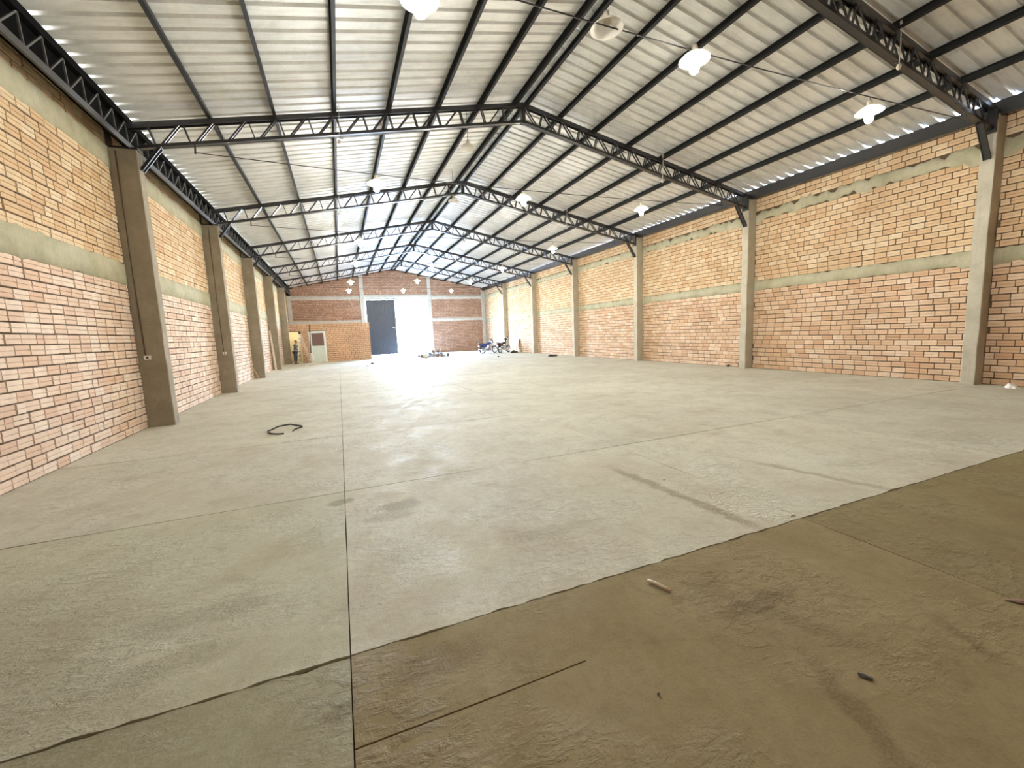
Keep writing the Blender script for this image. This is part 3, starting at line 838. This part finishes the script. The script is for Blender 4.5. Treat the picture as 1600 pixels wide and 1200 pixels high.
# ------------------------------------------------------------------ timber and loose things
def plank(name, a, b, w_, h_, mat, label, cat):
    a, b = Vector(a), Vector(b); n = (b-a).normalized()
    mb = MB(); m_ = (a+b)/2+Vector((.006, .006, 0))
    mb.bar(a, m_, w_, h_); mb.bar(m_-n*.002, b, w_*.97, h_*.98)
    return tag(mb.build(name, mat), label, cat)
plank('plank', (-3.62, 28.45, .012), (-3.78, 28.80, 2.35), .10, .03, M['wood_pale'], 'pale timber plank leaning against the fifth left column', 'plank')
plank('stick', (-3.60, 22.55, .012), (-3.76, 22.30, .52), .03, .03, M['wood'], 'dark short stick leaning by the foot of the fourth left column', 'stick')
plank('plank', (-2.40, 32.9, .02), (-1.45, 34.75, .02), .16, .03, M['white'], 'white board lying on the floor in front of the office door', 'plank')
plank('plank', (-1.95, 33.6, .056), (-1.55, 34.75, .056), .10, .025, M['wood_pale'], 'pinkish board lying across the white board by the office', 'plank')
tag(MB().blob((-2.02, 35.0, .33), (.17, .12, .33), 4, 12, 0, .10).build('sack', M['sack']), 'pale sack standing between the ladder and the white door', 'sack')

# black rubber strip bent into an open ring
hp = [(-1.07, 8.50), (-1.15, 8.51), (-1.22, 8.56), (-1.30, 8.65), (-1.36, 8.77), (-1.385, 8.88), (-1.34, 8.99), (-1.24, 9.17), (-1.14, 9.24), (-1.04, 9.26), (-.91, 9.19), (-.83, 9.08), (-.80, 8.97), (-.87, 8.88), (-.93, 8.74), (-.94, 8.60)]
mb = MB(); v = []; f = []; N = len(hp)
for i, (x, y_) in enumerate(hp):
    a = Vector(hp[max(0, i-1)]); b = Vector(hp[min(N-1, i+1)]); t = (b-a).normalized(); nr = Vector((-t.y, t.x))
    z0 = .002+(.02 if i in (7, 8, 9) else 0)
    for s_, zz in ((-.004, z0), (.004, z0), (.006, z0+.026), (-.002, z0+.026)): v.append((x+nr.x*s_, y_+nr.y*s_, zz))
for i in range(N-1):
    for q in range(4): f.append((i*4+q, i*4+(q+1) % 4, (i+1)*4+(q+1) % 4, (i+1)*4+q))
f += [(0, 3, 2, 1), tuple((N-1)*4+q for q in range(4))]
tag(mb.add(v, f).build('rubber_strip', M['rubber']), 'black rubber strip bent into an open ring on the floor', 'strip')

mb = MB().tube([(1.745, 2.075, .014), (1.765, 2.02, .016), (1.785, 1.965, .013), (1.80, 1.925, .014)], [.010, .012, .011, .010], 7)
tag(mb.build('wood_stick', M['wood_pale']), 'short pale broken stick lying on the brown concrete', 'stick')
def chip(x, y_, r, seed, mat, label, name='chip', cat='chip', h_=.012, ax=(1, .5), rz=0):
    mb = MB().blob((0, 0, h_*.8), (r*ax[0], r*ax[1], h_), seed, 8, 0, .3, True)
    o = mb.build(name, mat); o.location = (x, y_, 0); o.rotation_euler = (0, 0, rz); return tag(o, label, cat)
chip(2.14, 1.045, .035, 1, M['stone'], 'dark splinter lying on the near concrete, lower right', 'splinter', 'splinter', .006, (1, .35), -1.1)
chip(1.21, 1.37, .008, 2, M['stone'], 'tiny dark pebble on the near concrete below the broken stick', 'pebble', 'pebble', .006)
chip(3.49, 2.30, .035, 3, M['wood_pale'], 'small tan flake at the corner of the pale slab', 'flake', 'flake', .007, (1, .4), .2)
chip(3.15, 3.48, .016, 4, M['cloth_white'], 'tiny white scrap on the pale concrete to the right', 'scrap', 'scrap', .008, (1, .7))
chip(3.50, 1.00, .05, 5, M['rub_b'], 'brown scrap on the floor at the right edge of the picture', 'scrap', 'scrap', .008, (1, .4), -.6)
chip(1.86, 28.39, .10, 6, M['stone'], 'dark stone on the floor before the office corner', 'stone', 'stone', .06, (1, .7))
chip(10.09, 27.19, .09, 7, M['stone'], 'dark stone on the floor in front of the motorcycles', 'stone', 'stone', .05, (1, .7))
chip(1.45, 26.5, .07, 8, M['cloth_white'], 'white scrap on the far floor in line with the office corner', 'scrap', 'scrap', .03, (1, .6))
chip(13.82, 11.80, .08, 9, M['stone'], 'dark lump at the foot of the right wall just past the second right column', 'stone', 'stone', .05, (1, .7))

# rags
def rag(x, y_, sx_, sy_, sz_, seed, mat, label, rz=0, cat='rag'):
    rg = random.Random(seed); n = 12; mb = MB(); v = []
    for i in range(n+1):
        for j in range(n+1):
            a, b = i/n*2-1, j/n*2-1
            e_ = max(0, 1-max(abs(a), abs(b))**2.5)
            zz = sz_*e_*(.45+.55*math.sin(3.1*a+seed)*math.cos(2.7*b-seed))*.8+sz_*.25*e_
            v.append((a*sx_*(1+.15*math.sin(5*b+seed)), b*sy_*(1+.15*math.cos(4*a)), max(.004, zz)))
    f = [(i*(n+1)+j, (i+1)*(n+1)+j, (i+1)*(n+1)+j+1, i*(n+1)+j+1) for i in range(n) for j in range(n)]
    nb = len(v); v += [(a[0], a[1], .001) for a in v]; f += [tuple(nb+q for q in t[::-1]) for t in f]
    o = mb.add(v, f, 0, True).build('rag', mat); o.location = (x, y_, 0); o.rotation_euler = (0, 0, rz); return tag(o, label, cat)
rag(13.58, 4.30, .20, .10, .13, 2, M['cloth_white'], 'crumpled white rag at the foot of the right wall near the frame edge', .5)
rag(12.75, 24.3, .32, .20, .16, 5, M['cloth_black'], 'black rag on the floor by the right wall just past the fourth right column', .3)
rag(13.10, 31.6, .34, .24, .26, 8, M['cloth_black'], 'dark rag heap at the foot of the leaning brown board', .2)
plank('board', (13.55, 32.55, .02), (13.90, 32.55, 1.12), .62, .022, M['wood'], 'brown board leaning on the right wall beside the motorcycles', 'board')

# rubble in front of the open doorway
rg = random.Random(11); mats = [M['rub_a'], M['rub_a'], M['rub_b'], M['rub_c']]
spots = []; tries = 0
while len(spots) < 26 and tries < 4000:
    tries += 1
    x, y_, r = 6.75+rg.gauss(0, .50), 33.1+rg.gauss(0, .33), rg.uniform(.09, .19)
    if abs(x-6.75) < 1.15 and abs(y_-33.1) < .7 and math.hypot(x-6.9, y_-33.25) > r+.06 and math.hypot(x-7.25, y_-33.30) > r+.06 and all(math.hypot(x-a, y_-b) > r+c+.005 for a, b, c, _ in spots): spots.append((x, y_, r, 0.0))
low = list(spots)
for (x, y_, r, _) in sorted(low, key=lambda q: -q[2])[:14]:
    if math.hypot(x-6.75, y_-33.1) < .62 and len(spots) < 38: spots.append((x, y_, r*.75, 1.0))
for i, (x, y_, r, up) in enumerate(spots):
    hh = .95; z = r*hh*.97 if not up else (r/.75)*hh*2.0+r*hh+.004
    mb = MB().blob((0, 0, 0), (r, r*rg.uniform(.7, .95), r*hh), 100+i, 7, 0, .12, True)
    o = mb.build('rubble_lump', mats[i % 4]); o.location = (x, y_, z); o.rotation_euler = (0, 0, rg.uniform(0, 6))
    tag(o, 'lump in the low heap of rubble before the open doorway', 'rubble', 'lumps of the rubble heap before the doorway')
plank('stake', (6.90, 33.25, .012), (6.82, 33.40, 1.35), .03, .03, M['wood_pale'], 'thin pale stake standing up out of the rubble heap', 'stake')
plank('stake', (7.25, 33.30, .012), (7.50, 33.45, .62), .03, .03, M['wood_pale'], 'short thin stake leaning right out of the rubble heap', 'stake')
tag(MB().blob((6.05, 32.15, .15), (.20, .16, .16), 51, 10, 0, .2).build('crumpled_bag', M['cloth_white']), 'crumpled white bag lying just left of the rubble heap', 'bag')

# ------------------------------------------------------------------ step ladder
def ladder():
    base = (-2.55, 34.1, 0); o = thing('step_ladder', 'open step ladder standing at the office doorway beside the person', 'ladder', base)
    top = Vector((-2.60, 34.10, 2.16)); W = Vector((.04, .20, 0))
    fl = Vector((-2.84, 34.00, 0)); bl_ = Vector((-2.05, 34.20, 0))
    for s_ in (-1, 1):
        tp_ = top+W*s_*.7
        addp(MB().bar(fl+W*s_*1.1, tp_, .06, .03, (1, 0, 0)), 'front_rail', M['white'], o, base)
        addp(MB().bar(bl_+W*s_*1.1, tp_+Vector((.06, 0, -.04)), .05, .03, (1, 0, 0)), 'rear_rail', M['ladder'], o, base)
    for q in range(1, 7):
        t = q/7.0
        for a, nm in ((fl, 'tread'), (bl_, 'rear_bar')):
            c = a.lerp(top, t); wd = W*(1.1-.4*t)
            addp(MB().bar(c-wd, c+wd, .09 if nm == 'tread' else .05, .03), nm, M['stone'] if nm == 'tread' else M['wood'], o, base)
    addp(MB().box(top.x-.10, top.x+.14, top.y-.2, top.y+.2, top.z-.02, top.z+.02), 'top_plate', M['ladder'], o, base)
    return o
ladder()
tag(MB().lathe([(.0, 0), (.075, 0), (.085, .14), (.075, .14), (.065, .02), (0, .02)], 14, (-2.60, 34.10, 2.181)).build('paint_tin', M['blackpaint']), 'dark tin standing on top of the step ladder', 'tin')

# ------------------------------------------------------------------ person
def skin(name, joints, bones, mat, parent, root=0, sub=2):
    me = D.meshes.new(name); me.from_pydata([j[0] for j in joints], bones, [])
    o = D.objects.new(name, me); COL.objects.link(o); o.parent = parent
    md = o.modifiers.new('skin', 'SKIN'); md.use_smooth_shade = True
    for i, j in enumerate(joints):
        r = j[1]; sv = me.skin_vertices[0].data[i]; sv.radius = r if isinstance(r, tuple) else (r, r); sv.use_root = (i == root)
    ss = o.modifiers.new('sub', 'SUBSURF'); ss.levels = sub; ss.render_levels = sub
    me.materials.append(mat); return o
def person(loc, rz):
    # faces -Y locally; right is -X
    p = thing('person', 'person in grey-blue shirt and dark trousers beside the step ladder', 'person', loc, rz)
    J = [((0, 0, .93), (.15, .11)), ((0, -.02, 1.10), (.135, .10)), ((.0, -.05, 1.28), (.16, .11)), ((.0, -.06, 1.40), (.12, .085)), ((.0, -.075, 1.475), .052), ((.0, -.09, 1.53), .05),
         # legs
         ((.09, .0, .86), (.088, .09)), ((.11, -.03, .48), .058), ((.12, .02, .10), .04), ((.13, -.12, .045), (.04, .035)),
         ((-.09, .0, .86), (.088, .09)), ((-.10, .02, .48), .058), ((-.11, .06, .10), .04), ((-.12, -.08, .045), (.04, .035)),
         # arms: left hangs bent with the hand before the belly, right reaches up to the ladder
         ((.17, -.05, 1.38), .055), ((.25, -.03, 1.12), .042), ((.26, -.16, .91), .030), ((.255, -.20, .86), (.034, .022)),
         ((-.17, -.05, 1.38), .055), ((-.30, -.18, 1.22), .042), ((-.36, -.40, 1.34), .030), ((-.365, -.45, 1.37), (.034, .022))]
    B = [(0,1),(1,2),(2,3),(3,4),(4,5),(0,6),(6,7),(7,8),(8,9),(0,10),(10,11),(11,12),(12,13),(3,14),(14,15),(15,16),(16,17),(3,18),(18,19),(19,20),(20,21)]
    skin('body', J, B, M['skin'], p)
    # shirt, trousers, shoes over the body
    s = lambda i, g: (J[i][0], tuple(q+g for q in J[i][1]) if isinstance(J[i][1], tuple) else J[i][1]+g)
    el = lambda a, b, t, r: (tuple(Vector(J[a][0]).lerp(Vector(J[b][0]), t)), r)
    skin('shirt', [((0, 0, .90), (.165, .125)), s(1, .015), s(2, .015), s(3, .012), s(14, .014), el(14, 15, .85, .055), s(18, .014), el(18, 19, .85, .055)], [(0,1),(1,2),(2,3),(3,4),(4,5),(3,6),(6,7)], M['shirt'], p)
    skin('trousers', [((0, 0, .93), (.158, .118)), s(6, .014), s(7, .016), ((.12, .015, .13), .055), s(10, .014), s(11, .016), ((-.11, .055, .13), .055)], [(0,1),(1,2),(2,3),(0,4),(4,5),(5,6)], M['trousers'], p)
    for a, b in ((8, 9), (12, 13)):
        h_, t_ = Vector(J[a][0]), Vector(J[b][0])
        skin('shoe', [((h_.x, h_.y+.03, .05), (.045, .045)), ((h_.x, h_.y-.05, .045), (.045, .042)), ((t_.x, t_.y-.02, .035), (.043, .033))], [(0,1),(1,2)], M['hair'], p)
    # head with brow, nose, mouth, ears
    c = Vector((0, -.115, 1.625))
    hd = MB(); n = 14; prof = [(.0, -.118), (.035, -.113), (.055, -.09), (.066, -.05), (.074, 0), (.077, .045), (.068, .085), (.042, .112), (0, .120)]
    v = []
    for r, z in prof:
        for q in range(n):
            a = 2*PI*q/n; x, y_ = r*math.cos(a), r*1.22*math.sin(a)
            if z < -.04: y_ = y_*.82-.012
            v.append(c+Vector((x, y_, z)))
    f = [(i*n+q, i*n+(q+1) % n, (i+1)*n+(q+1) % n, (i+1)*n+q) for i in range(len(prof)-1) for q in range(n)]
    hd.add(v, f, 0, True)
    hd.blob(c+Vector((0, -.098, -.015)), (.013, .020, .024), 1, 8, 0, .02)
    for s_ in (-1, 1): hd.blob(c+Vector((s_*.078, .01, -.005)), (.010, .022, .032), 2, 8, 0, .02)
    hd.blob(c+Vector((0, -.082, -.062)), (.024, .010, .008), 3, 8, 0, .02)
    hd.build('head', M['skin'], p)
    ey = MB()
    for s_ in (-1, 1): ey.blob(c+Vector((s_*.030, -.084, .010)), (.012, .008, .007), 5, 8, 0, 0)
    ey.build('eyes', M['hair'], p)
    MB().blob(c+Vector((0, .022, .045)), (.083, .092, .085), 6, 14, 0, .03).build('hair', M['hair'], p)
    # fingers
    for wi, s_, dr in ((17, 1, Vector((0, -.15, -1))), (21, -1, Vector((-.05, -1, .45)))):
        w_ = Vector(J[wi][0]); dr.normalize(); sd = Vector((0, 1, 0)).cross(dr).normalized() if s_ > 0 else Vector((0, 0, 1)).cross(dr).normalized()
        if s_ > 0: sd = Vector((0, 1, -.1)).normalized()
        pal = dr.cross(sd).normalized()
        for q, (L, off) in enumerate(((.072, -.027), (.082, -.009), (.078, .009), (.062, .026))):
            a = w_+dr*.02+sd*off; b = a+dr*L*.55+pal*.006; c2 = b+dr*L*.4+pal*.022
            MB().tube([a, b, c2], [.009, .008, .006], 6).build('finger', M['skin'], p)
        a = w_+sd*-.03; MB().tube([a, a+dr*.03-sd*.022, a+dr*.055-sd*.028+pal*.008], [.010, .009, .007], 6).build('thumb', M['skin'], p)
    return p
person((-3.06, 34.82, 0), math.radians(75))

# ------------------------------------------------------------------ motorcycles
def motorcycle(loc, rz, body, label, lean=.10, black=False):
    """x forward, rear axle at x=0, front axle at x=1.27"""
    o = thing('motorcycle', label, 'motorcycle', loc, rz, 'motorcycles parked in the far right corner')
    root = o; o.rotation_euler = (lean, 0, rz)
    R = .29
    def wheel(x, r, wdt):
        w_ = MB().lathe([(r-.055, -wdt*.35), (r-.03, -wdt*.5), (r-.008, -wdt*.38), (r, 0), (r-.008, wdt*.38), (r-.03, wdt*.5), (r-.055, wdt*.35), (r-.055, -wdt*.35)], 26, (x, 0, r), 'y').build('wheel', M['rubber'], o)
        rim = MB().lathe([(r-.055, -.035), (r-.075, -.028), (r-.075, .028), (r-.055, .035)], 26, (x, 0, r), 'y').build('rim', M['chrome'], w_)
        h_ = MB().lathe([(0, -.055), (.05, -.055), (.05, -.02), (.03, 0), (.05, .02), (.05, .055), (0, .055)], 14, (x, 0, r), 'y').build('hub', M['alu'], w_)
        sp = MB()
        for q in range(10):
            a = 2*PI*q/10; sp.tube([(x+.04*math.cos(a), 0, r+.04*math.sin(a)), (x+(r-.07)*math.cos(a+.25), 0, r+(r-.07)*math.sin(a+.25))], .005, 5)
        sp.build('spokes', M['chrome'], w_)
        return w_
    wheel(0, R, .10); wheel(1.27, R, .085)
    bp = M[body]
    # frame
    fm = MB(); ax = .09
    fm.tube([(1.02, 0, .86), (.80, 0, .74), (.45, 0, .72), (.05, 0, .74), (-.22, 0, .80)], .022, 8)
    fm.tube([(1.04, 0, .80), (.92, 0, .40), (.80, 0, .24), (.45, 0, .24), (.36, 0, .40), (.42, 0, .70)], .022, 8)
    for s_ in (-1, 1): fm.tube([(.38, s_*.09, .30), (0, s_*.10, R)], .02, 8); fm.tube([(.04, s_*.11, R+.02), (.02, s_*.10, .72)], .026, 8)
    fm.build('frame', M['blackpaint'], o)
    en = MB(); en.box(.44, .76, -.11, .11, .26, .46); en.blob((.52, 0, .36), (.15, .15, .12), 9, 12, 0, .03)
    for q in range(5): en.box(.58+.02*q, .80+.02*q, -.09, .09, .47+.035*q, .49+.035*q)
    en.box(.62, .80, -.07, .07, .46, .66); en.build('engine', M['alu'], o)
    # tank
    tk = MB(); v = []; prof = [(.42, .07, .70, .80), (.50, .12, .69, .87), (.65, .145, .69, .92), (.80, .135, .70, .93), (.93, .09, .74, .90), (.98, .05, .78, .87)]
    n = 12
    for (x, hw, z0, z1) in prof:
        for q in range(n):
            a = 2*PI*q/n; v.append((x, hw*math.cos(a), (z0+z1)/2+(z1-z0)/2*math.sin(a)))
    f = [(i*n+q, i*n+(q+1) % n, (i+1)*n+(q+1) % n, (i+1)*n+q) for i in range(len(prof)-1) for q in range(n)]+[tuple(range(n))[::-1], tuple((len(prof)-1)*n+q for q in range(n))]
    t_ = tk.add(v, f, 0, True).build('tank', bp, o)
    MB().lathe([(0, .02), (.03, .02), (.035, 0)], 12, (.70, 0, .915)).build('filler_cap', M['chrome'], t_)
    st = MB(); v = []; prof = [(-.28, .09, .80, .88), (-.10, .12, .78, .87), (.15, .13, .76, .84), (.40, .10, .75, .83), (.47, .07, .76, .82)]
    for (x, hw, z0, z1) in prof:
        for q in range(n):
            a = 2*PI*q/n; v.append((x, hw*math.copysign(abs(math.cos(a))**.6, math.cos(a)), (z0+z1)/2+(z1-z0)/2*math.copysign(abs(math.sin(a))**.6, math.sin(a))))
    f = [(i*n+q, i*n+(q+1) % n, (i+1)*n+(q+1) % n, (i+1)*n+q) for i in range(len(prof)-1) for q in range(n)]+[tuple(range(n))[::-1], tuple((len(prof)-1)*n+q for q in range(n))]
    st.add(v, f, 0, True).build('seat', M['seat'], o)
    sp = MB()
    for s_ in (-1, 1): sp.add([(.40, s_*.11, .74), (.05, s_*.115, .76), (-.20, s_*.10, .80), (-.25, s_*.09, .74), (.02, s_*.12, .58), (.38, s_*.12, .52), (.40, s_*.09, .74), (.05, s_*.095, .76), (-.20, s_*.08, .80), (-.25, s_*.07, .74), (.02, s_*.10, .58), (.38, s_*.10, .52)], [(0,1,2,3,4,5), (11,10,9,8,7,6)]+[(i, (i+1) % 6, 6+(i+1) % 6, 6+i) for i in range(6)])
    sp.build('side_panel', bp, o)
    # mudguards
    def guard(x, r, a0, a1, hw):
        mb = MB(); v = []; N = 12
        for i in range(N+1):
            a = a0+(a1-a0)*i/N
            for (dy, dr) in ((-hw, -.02), (-hw*.6, .006), (0, .014), (hw*.6, .006), (hw, -.02)): v.append((x+(r+dr)*math.cos(a), dy, R+(r+dr)*math.sin(a)))
        return mb.add(v, [(i*5+q, (i+1)*5+q, (i+1)*5+q+1, i*5+q+1) for i in range(N) for q in range(4)], 0, True)
    guard(0, R+.05, .9, 3.2, .075).build('mudguard', M['blackpaint'], o); guard(1.27, R+.04, .5, 2.6, .06).build('mudguard', bp if not black else M['blackpaint'], o)
    # fork, bars, lamp
    fk = MB()
    for s_ in (-1, 1): fk.tube([(1.27, s_*.085, R), (1.14, s_*.085, .62), (1.00, s_*.085, .98)], [.026, .022, .018], 8)
    fk.bar((1.02, -.11, .90), (1.02, .11, .90), .05, .03); fk.build('fork', M['chrome'], o)
    hb_ = MB().tube([(.84, -.37, 1.06), (.93, -.22, 1.05), (1.0, -.08, .99), (1.0, .08, .99), (.93, .22, 1.05), (.84, .37, 1.06)], .012, 8).build('handlebar', M['chrome'], o)
    for s_ in (-1, 1):
        MB().tube([(.82, s_*.38, 1.062), (.88, s_*.28, 1.057)], .019, 8).build('grip', M['rubber'], hb_)
        mi = MB().tube([(.93, s_*.22, 1.05), (.96, s_*.26, 1.22)], .006, 6); mi.blob((.955, s_*.28, 1.27), (.012, .06, .04), 3, 10, 0, 0)
        mi.build('mirror', M['blackpaint'], hb_)
        MB().blob((1.03, s_*.15, .93), (.03, .03, .025), 4, 8, 0, 0).build('indicator', M['orange'], o)
    hl = MB().lathe([(0, -.10), (.06, -.08), (.085, -.02), (.09, .02)], 16, (1.12, 0, .92), 'x').build('headlight', bp, o)
    MB().lathe([(.088, 0), (.06, .018), (0, .026)], 16, (1.14, 0, .92), 'x').build('lens', M['headlight'], hl)
    MB().add([(1.10, -.13, .98), (1.10, .13, .98), (1.0, .11, 1.20), (1.0, -.11, 1.20), (1.112, -.13, .98), (1.112, .13, .98), (1.012, .11, 1.20), (1.012, -.11, 1.20)], [(0,1,2,3), (7,6,5,4), (0,4,5,1), (1,5,6,2), (2,6,7,3), (3,7,4,0)]).build('windscreen', M['blackpaint'], o)
    MB().tube([(.80, -.10, .46), (.86, -.13, .36), (.74, -.15, .22), (.40, -.16, .24), (.15, -.17, .30), (-.32, -.17, .36)], [.02, .02, .02, .022, .04, .045], 10).build('exhaust', M['chrome'], o)
    MB().box(-.33, -.26, -.05, .05, .72, .79).build('tail_lamp', M['red'], o)
    MB().box(-.34, -.332, -.09, .09, .56, .68).build('number_plate', M['white'], o)
    MB().tube([(-.05, -.13, .80), (-.30, -.11, .90), (-.40, 0, .91), (-.30, .11, .90), (-.05, .13, .80)], .012, 8).build('grab_rail', M['chrome'], o)
    MB().tube([(.44, .12, .26), (.40, .30, .035)], .012, 6).build('side_stand', M['steel'], o)
    for s_ in (-1, 1): MB().tube([(.50, s_*.11, .28), (.50, s_*.27, .29)], .016, 8).build('foot_peg', M['rubber'], o)
    return o
motorcycle((10.95, 33.25, 0), math.radians(17), 'blue', 'blue motorcycle parked by the far right corner, rear wheel toward the doorway', -.10)
motorcycle((12.15, 32.25, 0), math.radians(36), 'blackpaint', 'black motorcycle parked in front of the blue one, nearer the right wall', -.10, True)
